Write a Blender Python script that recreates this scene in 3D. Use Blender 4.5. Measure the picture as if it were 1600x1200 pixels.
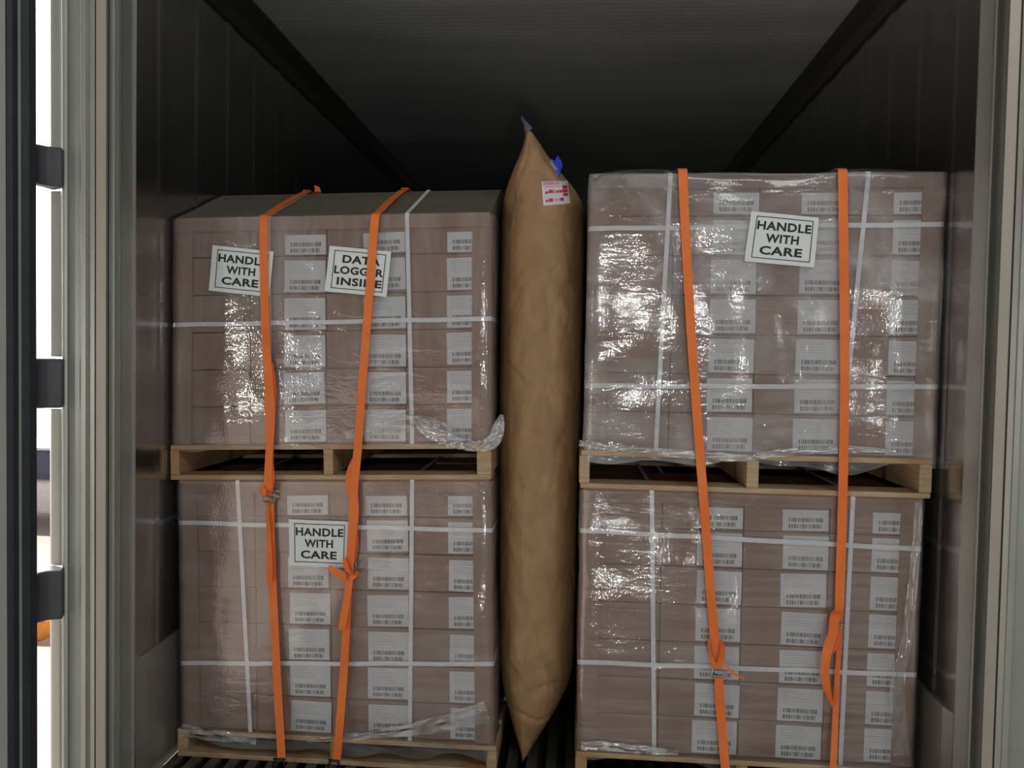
import bpy, bmesh, math, random
import numpy as np
from mathutils import Vector, Matrix, noise
random.seed(7)
S = bpy.context.scene
C = S.collection
for o in list(bpy.data.objects): bpy.data.objects.remove(o)

# ------------------------------------------------------------------ camera
HC = 1.27                     # camera height above the container floor
F = 1250.0                    # focal length in pixels of a 1600 px wide frame
Yc = np.array([97/F, -40/F, 1.0]); Yc /= np.linalg.norm(Yc)
D = np.array([-.018, 1, 0.0]); D[2] = -(D[0]*Yc[0]+D[1]*Yc[1])/Yc[2]; D /= np.linalg.norm(D)
Zc = -D; Xc = np.cross(Yc, Zc)
M3 = np.array([Xc, Yc, Zc])
cam = bpy.data.cameras.new('camera'); co = bpy.data.objects.new('camera', cam); C.objects.link(co)
cam.sensor_width = 36; cam.lens = F/1600*36; cam.clip_start = .02; cam.clip_end = 300
co.matrix_world = Matrix([[M3[i][0], -M3[i][1], -M3[i][2], (0, 0, HC)[i]] for i in range(3)] + [[0, 0, 0, 1]])
S.camera = co
def ray(px, py): return M3 @ np.array([(px-800)/F, (py-600)/F, 1.0])
def at(px, py, Y):            # the point at depth Y that the photo shows at (px, py)
    r = ray(px, py); return Vector((r[0]*Y/r[1], Y, r[2]*Y/r[1]+HC))
def xat(px, Y): return at(px, 600, Y).x
def zat(py, Y, px): return at(px, py, Y).z

# ------------------------------------------------------------------ world, lights, exposure
S.view_settings.view_transform = 'Standard'; S.view_settings.look = 'None'
S.view_settings.exposure = 0.0; S.view_settings.gamma = 1.0
try: S.view_settings.use_curve_mapping = False
except Exception: pass
W = bpy.data.worlds.new('world'); S.world = W; W.use_nodes = True
nt = W.node_tree; nt.nodes.clear()
wo = nt.nodes.new('ShaderNodeOutputWorld'); bg = nt.nodes.new('ShaderNodeBackground')
tc = nt.nodes.new('ShaderNodeTexCoord'); sx = nt.nodes.new('ShaderNodeVectorMath'); sx.operation = 'DOT_PRODUCT'; sx.inputs[1].default_value = (-.72, .69, 0)
cr = nt.nodes.new('ShaderNodeValToRGB'); mr = nt.nodes.new('ShaderNodeMapRange')
nt.links.new(tc.outputs['Generated'], sx.inputs[0]); nt.links.new(sx.outputs['Value'], mr.inputs['Value'])
mr.inputs['From Min'].default_value = -1; mr.inputs['From Max'].default_value = 1
nt.links.new(mr.outputs[0], cr.inputs[0]); nt.links.new(cr.outputs[0], bg.inputs[0])
cr.color_ramp.elements[0].position = .86; cr.color_ramp.elements[0].color = (.0092, .0100, .0108, 1)
cr.color_ramp.elements[1].position = .96; cr.color_ramp.elements[1].color = (1, 1, 1, 1)
bg.inputs[1].default_value = 10.0
nt.links.new(bg.outputs[0], wo.inputs[0])
sun = bpy.data.lights.new('sun', 'SUN'); sun.energy = 6; sun.angle = .01; sun.color = (1, .95, .9)
so = bpy.data.objects.new('sun', sun); C.objects.link(so); so.rotation_euler = Vector((.75, -.35, -.62)).to_track_quat('-Z', 'Y').to_euler()
def area(name, loc, target, sx_, sy_, power, col=(1, 1, 1)):
    l = bpy.data.lights.new(name, 'AREA'); l.shape = 'RECTANGLE'; l.size = sx_; l.size_y = sy_; l.energy = power; l.color = col
    o = bpy.data.objects.new(name, l); C.objects.link(o); o.location = loc
    o.rotation_euler = (Vector(target)-Vector(loc)).to_track_quat('-Z', 'Y').to_euler(); return o
area('loading_bay_daylight', (2.1, -1.8, 4.4), (.1, 2.4, 1.2), 3.0, 1.2, 52, (.98, .985, 1))
area('warehouse_lamp', (.30, -4.0, 1.75), (0.1, 2.4, 1.2), .045, .14, 13, (1, 1, .97))
area('warehouse_lamp', (.50, -4.0, 1.70), (0.1, 2.4, 1.2), .045, .12, 10, (1, 1, .97))
area('added_glint_light', (.40, -4.0, -.55), (0.1, 2.4, 1.0), .08, .14, 13, (1, 1, .97))  # added low light, no real fixture: makes glints on the lower right film
area('warehouse_window', (-4.32, -4.2, 1.1), (-1, 2.4, 1.2), .10, .3, 30, (.97, 1, .93))
area('warehouse_window', (3.9, -4.2, 1.35), (1, 2.4, 1.2), .10, .3, 14, (1, 1, .96))

# ------------------------------------------------------------------ materials
def lin(r, g, b):
    f = lambda c: ((c/255+.055)/1.055)**2.4 if c > 10 else c/255/12.92
    return (f(r), f(g), f(b), 1)
class N:
    def __init__(s, name):
        s.m = bpy.data.materials.new(name); s.m.use_nodes = True; s.t = s.m.node_tree; s.t.nodes.clear()
        s.out = s.new('OutputMaterial')
    def new(s, k, **kw):
        n = s.t.nodes.new('ShaderNode'+k)
        for a, b in kw.items(): setattr(n, a, b)
        return n
    def link(s, a, b): s.t.links.new(a, b)
    def coord(s, scale=(1, 1, 1), rot=(0, 0, 0), kind='Object'):
        t = s.new('TexCoord'); m = s.new('Mapping'); m.inputs['Scale'].default_value = scale; m.inputs['Rotation'].default_value = rot
        s.link(t.outputs[kind], m.inputs[0]); return m.outputs[0]
    def pos(s, scale=(1, 1, 1), rot=(0, 0, 0)):
        t = s.new('NewGeometry'); m = s.new('Mapping'); m.inputs['Scale'].default_value = scale; m.inputs['Rotation'].default_value = rot
        s.link(t.outputs['Position'], m.inputs[0]); return m.outputs[0]
    def noise(s, vec, scale=5, detail=4, rough=.6, dist=0):
        n = s.new('TexNoise'); n.inputs['Scale'].default_value = scale; n.inputs['Detail'].default_value = detail
        n.inputs['Roughness'].default_value = rough; n.inputs['Distortion'].default_value = dist
        s.link(vec, n.inputs['Vector']); return n.outputs[0]
    def ramp(s, v, stops):
        r = s.new('ValToRGB'); e = r.color_ramp.elements
        while len(e) < len(stops): e.new(.5)
        for x, (p, c) in zip(e, stops): x.position = p; x.color = c if len(c) == 4 else (*c, 1)
        s.link(v, r.inputs[0]); return r.outputs[0]
    def bump(s, v, strength=.3, dist=.002, normal=None):
        b = s.new('Bump'); b.inputs['Strength'].default_value = strength; b.inputs['Distance'].default_value = dist
        s.link(v, b.inputs['Height'])
        if normal: s.link(normal, b.inputs['Normal'])
        return b.outputs[0]
def g(v): return (v, v, v, 1)
def simple(name, col, rough=.6, metal=0, var=.08, scale=20, stretch=(1, 1, 1), bump=0, bdist=.001, spec=.5):
    n = N(name); b = n.new('BsdfPrincipled'); n.link(b.outputs[0], n.out.inputs[0])
    v = n.noise(n.pos(stretch), scale)
    lo = tuple(c*(1-var) for c in col[:3]); hi = tuple(min(1, c*(1+var)) for c in col[:3])
    n.link(n.ramp(v, [(.3, lo), (.7, hi)]), b.inputs['Base Color'])
    b.inputs['Roughness'].default_value = rough; b.inputs['Metallic'].default_value = metal
    b.inputs['Specular IOR Level'].default_value = spec
    if bump: n.link(n.bump(v, bump, bdist), b.inputs['Normal'])
    return n.m
def cardboard(name, col, var=.10, stretch=(4, 4, 30)):
    n = N(name); b = n.new('BsdfPrincipled'); n.link(b.outputs[0], n.out.inputs[0])
    v = n.noise(n.pos(stretch), 3, 6, .65); v2 = n.noise(n.pos((1, 1, 1)), 2.2, 3)
    oi = n.new('ObjectInfo')
    mx = n.new('Mix', data_type='RGBA'); mx.inputs[0].default_value = .5
    lo = tuple(c*(1-var) for c in col[:3]); hi = tuple(c*(1+var) for c in col[:3])
    n.link(n.ramp(v, [(.3, lo), (.7, hi)]), mx.inputs[6]); n.link(n.ramp(v2, [(.3, lo), (.7, hi)]), mx.inputs[7])
    hs = n.new('HueSaturation'); n.link(mx.outputs[2], hs.inputs['Color'])
    ma = n.new('MapRange'); n.link(oi.outputs['Random'], ma.inputs[0]); ma.inputs['To Min'].default_value = .93; ma.inputs['To Max'].default_value = 1.07
    n.link(ma.outputs[0], hs.inputs['Value']); n.link(hs.outputs[0], b.inputs['Base Color'])
    b.inputs['Roughness'].default_value = .8; n.link(n.bump(v, .15, .001), b.inputs['Normal']); return n.m
MC = cardboard('cardboard', lin(152, 122, 104))
MPROT = cardboard('edge_board', lin(154, 126, 106), .06, (20, 20, 2))
MLBL = simple('label_paper', lin(218, 220, 222), .55, var=.03, scale=60)
MSIGN = simple('sign_paper', lin(232, 238, 236), .5, var=.015, scale=40)
MINK = simple('grey_ink', lin(104, 104, 108), .6, var=.15, scale=300)
MINKL = simple('pale_ink', lin(186, 188, 190), .6, var=.05, scale=300)
MBLACK = simple('black_ink', lin(22, 24, 30), .5, var=.1)
MRED = simple('red_ink', lin(205, 40, 80), .5, var=.1); MPINK = simple('pink_ink', lin(225, 150, 165), .5, var=.1)
MBAND = simple('white_poly_band', lin(236, 238, 242), .45, var=.05, scale=40)
MORANGE = N('orange_webbing')
def _orange(n):
    b = n.new('BsdfPrincipled'); n.link(b.outputs[0], n.out.inputs[0])
    v = n.noise(n.pos((1, 1, 1)), 9, 3); w = n.noise(n.pos((900, 900, 260)), 1, 1)
    n.link(n.ramp(v, [(.3, lin(240, 116, 42)), (.7, lin(250, 136, 62))]), b.inputs['Base Color'])
    b.inputs['Roughness'].default_value = .62; n.link(n.bump(w, .25, .0006), b.inputs['Normal'])
_orange(MORANGE); MORANGE = MORANGE.m
MSTEEL = simple('zinc_steel', lin(190, 190, 186), .28, 1, .1)
MDSTEEL = simple('dark_steel', lin(70, 68, 64), .4, .8, .2)
MHINGE = simple('hinge_paint', lin(84, 84, 88), .5, .2, .2, 8)
MGASK = simple('rubber_gasket', lin(40, 42, 48), .55, 0, .2, 10)
MGLINE = simple('gasket_lip', lin(130, 142, 134), .5, 0, .1, 10)
MLINER = simple('door_liner', lin(170, 170, 164), .4, 0, .05, 5)
MJAMB = simple('jamb_paint', lin(176, 178, 171), .36, .35, .07, 6, (3, 3, 1))
MJAMBW = simple('jamb_plastic', lin(178, 170, 158), .42, .1, .05, 6, (3, 3, 1))
MBLUE = simple('blue_plastic', lin(16, 50, 190), .35, 0, .1); MGREYP = simple('grey_plastic', lin(130, 140, 165), .4)
MGLASSB = simple('car_glass', lin(105, 112, 135), .15, 0, .3, 4)
MCARW = simple('white_car_paint', lin(235, 235, 240), .25); MORP = simple('orange_paint', lin(238, 160, 60), .5)
MTYRE = simple('tyre_rubber', lin(40, 40, 44), .7)
def wood():
    n = N('pallet_wood'); b = n.new('BsdfPrincipled'); n.link(b.outputs[0], n.out.inputs[0])
    v = n.noise(n.pos((2.5, 5, 40)), 2.5, 6, .6, .5); v2 = n.noise(n.pos(), 5, 3)
    mx = n.new('Mix', data_type='RGBA'); n.link(n.ramp(v2, [(.45, g(0)), (.72, g(1))]), mx.inputs[0])
    n.link(n.ramp(v, [(.3, lin(166, 142, 110)), (.7, lin(202, 180, 146))]), mx.inputs[6]); mx.inputs[7].default_value = lin(176, 122, 76)
    n.link(mx.outputs[2], b.inputs['Base Color']); b.inputs['Roughness'].default_value = .75; n.link(n.bump(v, .3, .001), b.inputs['Normal']); return n.m
MWOOD = wood()
def wallmat(name, col, rough, metal, bumps=.05):
    n = N(name); b = n.new('BsdfPrincipled'); n.link(b.outputs[0], n.out.inputs[0])
    v = n.noise(n.pos((1, 2, .6)), 3, 5); v2 = n.noise(n.pos((1, 9, .8)), 2, 3)
    lo = tuple(c*.88 for c in col[:3]); hi = tuple(min(1, c*1.1) for c in col[:3])
    n.link(n.ramp(v, [(.3, lo), (.7, hi)]), b.inputs['Base Color'])
    n.link(n.ramp(v2, [(.3, g(rough*.9)), (.7, g(rough*1.15))]), b.inputs['Roughness'])
    b.inputs['Metallic'].default_value = metal; n.link(n.bump(v2, bumps, .001), b.inputs['Normal']); return n.m
MWALL = wallmat('stainless_wall', lin(186, 184, 184), .20, .95, .008)
MKICK = wallmat('scuff_plate', lin(168, 165, 158), .36, .6, .02)
MCOVE = simple('cove_trim', lin(74, 74, 70), .45, .4, .1)
def ceilmat():
    n = N('ceiling_panel'); b = n.new('BsdfPrincipled'); n.link(b.outputs[0], n.out.inputs[0])
    v = n.noise(n.pos((.4, 3, 1)), 2, 4); w = n.new('TexWave', bands_direction='Y'); w.inputs['Scale'].default_value = 9; w.inputs['Distortion'].default_value = .3
    n.link(n.pos(), w.inputs['Vector'])
    n.link(n.ramp(v, [(.3, lin(164, 171, 169)), (.7, lin(186, 194, 192))]), b.inputs['Base Color'])
    b.inputs['Roughness'].default_value = .45; n.link(n.bump(w.outputs['Fac'], .08, .003), b.inputs['Normal']); return n.m
MCEIL = ceilmat()
def kraft():
    n = N('kraft_paper'); b = n.new('BsdfPrincipled'); n.link(b.outputs[0], n.out.inputs[0])
    v = n.noise(n.pos((6, 6, 3), (0, .5, 0)), 2.2, 6, .6, 1.2); v2 = n.noise(n.pos((1.5, 1.5, 1)), 4, 3, .5, 2.5)
    n.link(n.ramp(v, [(.3, lin(150, 116, 80)), (.7, lin(174, 139, 101))]), b.inputs['Base Color'])
    b.inputs['Roughness'].default_value = .6
    n.link(n.bump(v, .35, .004, n.bump(v2, .6, .02)), b.inputs['Normal']); return n.m
MKRAFT = kraft()
def film(name, seed, haze=.16, hz=(3, 3, 30), rot=0.0, spec=.09, strong=.5):
    n = N(name)
    base = n.pos((1, 1, 1), (0, rot, 0))
    wr = n.noise(n.pos((230, 20, 130)), 1.0, 1, .5, .1); wr2 = n.noise(n.pos((9, 6, 30), (0, -.15, 0)), 1, 2, .5, .6)
    nrm = n.bump(wr, strong, .0009, n.bump(wr2, .6, .0024))
    gl = n.new('BsdfGlossy'); gl.inputs['Roughness'].default_value = .10; n.link(nrm, gl.inputs['Normal']); gl.inputs['Color'].default_value = g(1)
    df = n.new('BsdfDiffuse'); df.inputs['Color'].default_value = g(.82)
    tr = n.new('BsdfTransparent'); tr.inputs[0].default_value = g(.975)
    hzn = n.noise(n.pos(hz, (0, rot, 0)), 1, 5, .6, .8); hz2 = n.noise(n.pos((2.2, 2, 2.2)), 1.3, 3, .5, .5)
    mul = n.new('Math', operation='MULTIPLY'); n.link(n.ramp(hzn, [(.38, g(.25)), (.75, g(1))]), mul.inputs[0]); n.link(n.ramp(hz2, [(.3, g(.35*haze)), (.75, g(1.25*haze))]), mul.inputs[1])
    m1 = n.new('MixShader'); n.link(mul.outputs[0], m1.inputs[0]); n.link(tr.outputs[0], m1.inputs[1]); n.link(df.outputs[0], m1.inputs[2])
    fr = n.new('Fresnel'); fr.inputs[0].default_value = 1.45; n.link(nrm, fr.inputs['Normal'])
    ad = n.new('Math', operation='MULTIPLY_ADD'); n.link(fr.outputs[0], ad.inputs[0]); ad.inputs[1].default_value = .8; ad.inputs[2].default_value = spec-.035
    m2 = n.new('MixShader'); n.link(ad.outputs[0], m2.inputs[0]); n.link(m1.outputs[0], m2.inputs[1]); n.link(gl.outputs[0], m2.inputs[2])
    n.link(m2.outputs[0], n.out.inputs[0]); return n.m
MFILM = {'UL': film('stretch_film_a', 1, .30, (14, 4, 3), .1), 'LL': film('stretch_film_b', 2, .22, (3, 3, 16), -.5),
         'UR': film('stretch_film_c', 3, .56, (6, 4, 9), .5, .11), 'LR': film('stretch_film_d', 4, .24, (2.5, 3, 45), 0, .10)}
MFILMW = film('bunched_film', 5, .9, (12, 12, 12), .3, .15)
MFILMS = film('folded_film', 7, .5, (14, 12, 5), .1, .10)
MFILMT = film('top_film', 6, .10, (5, 3, 5), .3, .07)

# ------------------------------------------------------------------ mesh helpers
def obj(name, bm, mats, parent=None, smooth=False, bevel=0, link=True):
    me = bpy.data.meshes.new(name); bmesh.ops.recalc_face_normals(bm, faces=bm.faces); bm.to_mesh(me); bm.free()
    for m in (mats if isinstance(mats, (list, tuple)) else [mats]): me.materials.append(m)
    if smooth:
        for p in me.polygons: p.use_smooth = True
    o = bpy.data.objects.new(name, me)
    if link: C.objects.link(o)
    if parent: o.parent = parent
    if bevel:
        b = o.modifiers.new('bevel', 'BEVEL'); b.width = bevel; b.segments = 2; b.limit_method = 'ANGLE'
    return o
def tag(o, label, cat, group=None):
    o['label'] = label; o['category'] = cat
    if group: o['group'] = group
    return o
def empty(name, label, cat, loc=(0, 0, 0), group=None):
    o = bpy.data.objects.new(name, None); C.objects.link(o); o.location = loc; o.empty_display_size = .05
    return tag(o, label, cat, group)
def structure(o): o['kind'] = 'structure'; return o
def box(bm, x0, x1, y0, y1, z0, z1, mi=0, mat=None):
    vs = [bm.verts.new((x, y, z)) for x in (x0, x1) for y in (y0, y1) for z in (z0, z1)]
    for f in ((0, 1, 3, 2), (4, 6, 7, 5), (0, 4, 5, 1), (2, 3, 7, 6), (0, 2, 6, 4), (1, 5, 7, 3)):
        fc = bm.faces.new([vs[i] for i in f]); fc.material_index = mi
    if mat is not None:
        for v in vs: v.co = mat @ v.co
    return vs
def BM(): return bmesh.new()
def hexa(bm, p, mi=0):           # 8 points: front quad BL BR TR TL then back quad
    v = [bm.verts.new(q) for q in p]
    for f in ((0, 1, 2, 3), (7, 6, 5, 4), (0, 4, 5, 1), (3, 2, 6, 7), (0, 3, 7, 4), (1, 5, 6, 2)):
        bm.faces.new([v[i] for i in f]).material_index = mi
def extrude_profile(bm, pts, z0, z1, closed=False, mi=0):
    a = [bm.verts.new((x, y, z0)) for x, y in pts]; b = [bm.verts.new((x, y, z1)) for x, y in pts]
    n = len(pts)
    for i in range(n if closed else n-1):
        j = (i+1) % n; bm.faces.new((a[i], a[j], b[j], b[i])).material_index = mi
    if closed:
        bm.faces.new(a).material_index = mi; bm.faces.new(b[::-1]).material_index = mi
def smooth_path(pts, n=6):
    out = []; P_ = [np.array(p, float) for p in pts]
    for i in range(len(P_)-1):
        p0 = P_[max(i-1, 0)]; p1 = P_[i]; p2 = P_[i+1]; p3 = P_[min(i+2, len(P_)-1)]
        for k in range(n):
            t = k/n; out.append(.5*((2*p1)+(-p0+p2)*t+(2*p0-5*p1+4*p2-p3)*t*t+(-p0+3*p1-3*p2+p3)*t**3))
    out.append(P_[-1]); return out
def ribbon(bm, pts, t=.0016, n=6, mi=0, axis=(1, 0, 0)):      # pts: x, y, z, width, twist in degrees
    sp = smooth_path(pts, n) if n > 1 else [np.array(p, float) for p in pts]
    rings = []
    for i, p in enumerate(sp):
        T = Vector(sp[min(i+1, len(sp)-1)][:3]-sp[max(i-1, 0)][:3])
        T.normalize(); Wv = Vector(axis); Wv = (Wv-T*Wv.dot(T)).normalized(); Nn = T.cross(Wv)
        R = Matrix.Rotation(math.radians(p[4]), 3, T); Wv = R @ Wv; Nn = R @ Nn
        c = Vector(p[:3]); w = p[3]/2
        rings.append([bm.verts.new(c+Wv*a*w+Nn*b*t/2) for a, b in ((-1, -1), (1, -1), (1, 1), (-1, 1))])
    for a, b in zip(rings, rings[1:]):
        for k in range(4): bm.faces.new((a[k], a[(k+1) % 4], b[(k+1) % 4], b[k])).material_index = mi
    bm.faces.new(rings[0]); bm.faces.new(rings[-1][::-1])
def tube(bm, pts, r, closed=False, seg=8, mi=0):
    P_ = [Vector(p) for p in pts]; rings = []; n = len(P_)
    for i, p in enumerate(P_):
        T = (P_[(i+1) % n]-P_[i-1]) if closed else (P_[min(i+1, n-1)]-P_[max(i-1, 0)])
        T.normalize(); up = Vector((0, 1, 0)) if abs(T.y) < .9 else Vector((1, 0, 0))
        A = T.cross(up).normalized(); B = T.cross(A)
        rings.append([bm.verts.new(p+(A*math.cos(2*math.pi*k/seg)+B*math.sin(2*math.pi*k/seg))*r) for k in range(seg)])
    for i in range(n if closed else n-1):
        a, b = rings[i], rings[(i+1) % n]
        for k in range(seg): bm.faces.new((a[k], a[(k+1) % seg], b[(k+1) % seg], b[k])).material_index = mi
    if not closed: bm.faces.new(rings[0][::-1]); bm.faces.new(rings[-1])

# ------------------------------------------------------------------ container shell
XL, XR, ZT, YE, YD = -1.250, 1.035, 2.555, 11.6, 2.20
def wall(name, x, s):              # s: +1 means the cargo space is on the +x side
    bm = BM(); pts = [(x, YD)]; y = YD+.13
    while y < YE:
        pts += [(x, y-.018), (x+s*.003, y-.003), (x+s*.003, y+.028), (x, y+.036)]; y += .236
    pts.append((x, YE)); back = [(x-s*.068, YE), (x-s*.068, YD)]
    extrude_profile(bm, pts+back, -.02, ZT+.02, True)
    return structure(obj(name, bm, MWALL))
wall('wall_left', XL, 1); wall('wall_right', XR, -1)
bm = BM(); box(bm, XL-.07, XR+.07, 2.05, YE, ZT, ZT+.09); structure(obj('ceiling', bm, MCEIL))
bm = BM(); box(bm, XL-.07, XR+.07, YE, YE+.08, -.1, ZT+.09); structure(obj('wall_back', bm, MWALL))
bm = BM(); box(bm, XL-.07, XR+.07, 2.02, YE, -.16, -.075)
x = XL+.02
while x < XR-.03:                   # T-section aluminium grating bars running lengthwise
    box(bm, x, x+.032, 2.02, YE, -.012, -.0005); box(bm, x+.012, x+.020, 2.02, YE, -.075, -.012); x += .0615
MFLOOR = simple('grating_aluminium', lin(120, 116, 106), .4, .7, .2, 12); structure(obj('floor', bm, MFLOOR))
def slab(name, x0, x1, y0, y1, z0, z1, m, bevel=0):
    bm = BM(); box(bm, x0, x1, y0, y1, z0, z1); return structure(obj(name, bm, m, bevel=bevel))
zk = .375
bm = BM(); extrude_profile(bm, [(XL, YD+.004), (XL+.0075, YD+.05), (XL+.0075, YE), (XL, YE)], -.01, zk, True); structure(obj('baseboard_left', bm, MKICK))
bm = BM(); extrude_profile(bm, [(XR, YD+.004), (XR-.0075, YD+.05), (XR-.0075, YE), (XR, YE)], -.01, zk-.04, True); structure(obj('baseboard_right', bm, MKICK))
for i, (x, s) in enumerate(((XL, 1), (XR, -1))):
    bm = BM(); v = []
    for y in (YD, YE-.01):
        v.append([bm.verts.new(p) for p in ((x, y, ZT), (x, y, ZT-.11), (x+s*.012, y, ZT-.11), (x+s*.016, y, ZT-.05), (x+s*.055, y, ZT-.01), (x+s*.055, y, ZT))])
    for k in range(6): bm.faces.new((v[0][k], v[0][(k+1) % 6], v[1][(k+1) % 6], v[1][k]))
    bm.faces.new(v[0]); bm.faces.new(v[1][::-1]); structure(obj('trim_%d' % (i+3), bm, MCOVE))
# door jambs: stepped vertical profiles
ZB, ZH = -.25, 2.75
def jamb(name, segs, parent=None):
    o = None
    for nm, pts, m in segs:
        bm = BM(); extrude_profile(bm, pts, ZB, ZH, True)
        q = obj(nm if o else name, bm, m, o, bevel=.0012)
        if not o: o = structure(q)
    return o
L = lambda px, Y: (xat(px, Y), Y)
jl = jamb('trim_1', [
    ('post', [(XL-.001, YD), (XL-.006, 2.19), L(191, 2.125), L(188, 2.105), L(185, 2.095), L(182, 2.100), L(179, 2.085), L(176, 2.085), L(168, 2.062), (xat(165, 2.045), 2.062),
              (xat(97, 2.062), 2.062), (xat(97, 2.062), 2.12), (XL-.05, 2.14), (XL-.066, YD)], MJAMB),
    ('edge_rail', [L(165.5, 2.040), L(150, 2.040), L(149, 2.061), L(165.5, 2.061)], MJAMBW),
    ('rounded_bead', [L(148, 2.048), L(136, 2.048), L(134, 2.036), L(126, 2.036), L(124.5, 2.045), L(124.5, 2.061), L(148, 2.061)], MJAMB),
    ('outer_strip', [L(100, 2.050), L(97, 2.053), L(97, 2.061), L(106, 2.061), L(106, 2.054)], MJAMB)])
Rr = lambda px, Y: (xat(px, Y), Y)
jr = jamb('trim_2', [
    ('post', [(XR+.001, YD), (XR+.004, 2.19), Rr(1531, 2.155), Rr(1534, 2.125), Rr(1537, 2.120), Rr(1540, 2.135), Rr(1544, 2.15), Rr(1553, 2.12), Rr(1556, 2.075),
              (xat(1640, 2.075), 2.075), (xat(1640, 2.075), 2.14), (XR+.05, 2.16), (XR+.066, YD)], MJAMB),
    ('edge_rail', [Rr(1556, 2.055), Rr(1573, 2.055), Rr(1574, 2.074), Rr(1556, 2.074)], MJAMBW),
    ('rounded_bead', [Rr(1576, 2.066), Rr(1586, 2.060), Rr(1588, 2.050), Rr(1597, 2.050), Rr(1599, 2.06), Rr(1599, 2.074), Rr(1576, 2.074)], MJAMB)])
slab('trim_5', XL-.07, XR+.07, 2.05, 2.12, ZT-.01, 2.75, MJAMB)       # header above the opening
slab('trim_6', XL-.07, XR+.07, 1.98, 2.03, -.25, -.004, MJAMB)        # sill
# the lip on the outside of the left post, notched at the hinges
hz = [(230, 292), (560, 637), (890, 967), (1260, 1330)]
zs = [ZH]+[q for a, b in hz for q in (zat(a, 2.05, 80)+.004, zat(b, 2.05, 80)-.004)]+[ZB]
for a, b in zip(zs[0::2], zs[1::2]):
    bm = BM(); extrude_profile(bm, [L(78, 2.085), L(80, 2.078), L(94, 2.075), L(98, 2.080), L(98, 2.095), L(78, 2.095)], b, a, True); obj('post_lip', bm, MJAMB, jl, bevel=.004)
# the open left door, seen along its hinged edge
XD = -1.385
y58 = XD/(ray(58, 600)[0]/ray(58, 600)[1]); DA = math.radians(38); dd = (-math.sin(DA), -math.cos(DA)); dn = (math.cos(DA), -math.sin(DA))
def dw(t, n): return (XD+dd[0]*t+dn[0]*n, y58+dd[1]*t+dn[1]*n)       # t along the door from its hinge edge, n out of its inner face
def tfor(px):
    k = ray(px, 600)[0]/ray(px, 600)[1]; return (k*y58-XD)/(dd[0]-k*dd[1])
def dpoly(bm, pts): extrude_profile(bm, [dw(*p) for p in pts], ZB, ZH, True)
t0, ta, tb2, tc = tfor(58), tfor(33.5), tfor(29), tfor(11)
bm = BM(); dpoly(bm, [(.004, -.012), (1.14, -.012), (1.14, -.085), (.004, -.085)]); door = structure(obj('door_1', bm, MLINER, bevel=.004))
bm = BM(); dpoly(bm, [(tc+.001, -.012), (1.12, -.012), (1.12, -.002), (tc+.001, -.002)]); obj('inner_liner', bm, MLINER, door)
bm = BM(); dpoly(bm, [(t0, -.012), (t0, -.001), ((t0+ta)/2, .003), (ta, 0), (ta, -.012)]); dpoly(bm, [(tb2, -.012), (tb2, 0), ((tb2+tc)/2, .003), (tc, 0), (tc, -.012)])
obj('rubber_gasket', bm, MGASK, door, bevel=.002)
bm = BM(); dpoly(bm, [(ta, -.012), (ta, .001), (tb2, .001), (tb2, -.012)]); obj('gasket_lip', bm, MGLINE, door)
for a, b in hz:
    z1, z0 = zat(a, 2.03, 80), zat(b, 2.03, 80)
    bm = BM(); extrude_profile(bm, [dw(.03, -.03), dw(.004, -.002), L(60, 1.995), L(75, 2.015), L(98, 2.030), L(98, 2.06), L(84, 2.08), dw(.0, -.05)], z0, z1, True)
    h = obj('door_hinge', bm, MHINGE, door, bevel=.005)
    bm = BM(); tube(bm, [L(64, 2.03)+(z0+.002,), L(64, 2.03)+(z1-.002,)], .009, seg=12); obj('hinge_pin', bm, MHINGE, h)
# ------------------------------------------------------------------ outside
bm = BM(); box(bm, -40, 40, -30, 60, -1.35, -1.3); structure(obj('ground', bm, simple('yard_concrete', lin(226, 208, 198), .8, 0, .06, 1)))
bm = BM(); box(bm, -2.6, 40, -30, 1.9, -1.299, -1.29); structure(obj('ground_bounce_cut', bm, simple('bounce_cut_grey', lin(96, 94, 92), .85, 0, .1, 1)))  # added unseen dark slab that cuts ground bounce onto the lower loads
car = empty('car', 'white car with bluish glass, glimpsed through the gap beside the open door', 'car', (-7.8, 11.7, -1.3)); car.scale = (1, 1, .78)
def outs(name, m, b, par, bevel=.05):
    bm = BM(); box(bm, *b); return obj(name, bm, m, par, bevel=bevel)
bm = BM(); prof = [(-2.1, .25), (2.1, .25), (2.15, .7), (1.2, .88), (-1.95, .92), (-2.15, .7)]
fa = [bm.verts.new((x_, -.85, z_)) for x_, z_ in prof]; fb = [bm.verts.new((x_, .85, z_)) for x_, z_ in prof]
bm.faces.new(fa); bm.faces.new(fb[::-1])
for k in range(6): bm.faces.new((fa[k], fa[(k+1) % 6], fb[(k+1) % 6], fb[k]))
obj('car_body', bm, MCARW, car, bevel=.06)
bm = BM(); prof = [(-1.7, .9), (1.15, .87), (.45, 1.4), (-1.25, 1.42)]
fa = [bm.verts.new((x_, -.80+.12*(z_ > 1), z_)) for x_, z_ in prof]; fb = [bm.verts.new((x_, .80-.12*(z_ > 1), z_)) for x_, z_ in prof]
bm.faces.new(fa); bm.faces.new(fb[::-1])
for k in range(4): bm.faces.new((fa[k], fa[(k+1) % 4], fb[(k+1) % 4], fb[k]))
obj('windows', bm, MGLASSB, car, bevel=.03)
outs('roof', MCARW, (-1.2, .42, -.68, .68, 1.40, 1.45), car, .02)
for wx in (-1.35, 1.35):
    for wy in (-.82, .82):
        bm = BM(); tube(bm, [(wx, wy-.1, .31), (wx, wy+.1, .31)], .31, seg=24); obj('wheel', bm, MTYRE, car)
bm = BM(); pr = [(0, 0), (.50, 0), (.58, .19), (0, .19)]
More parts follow.
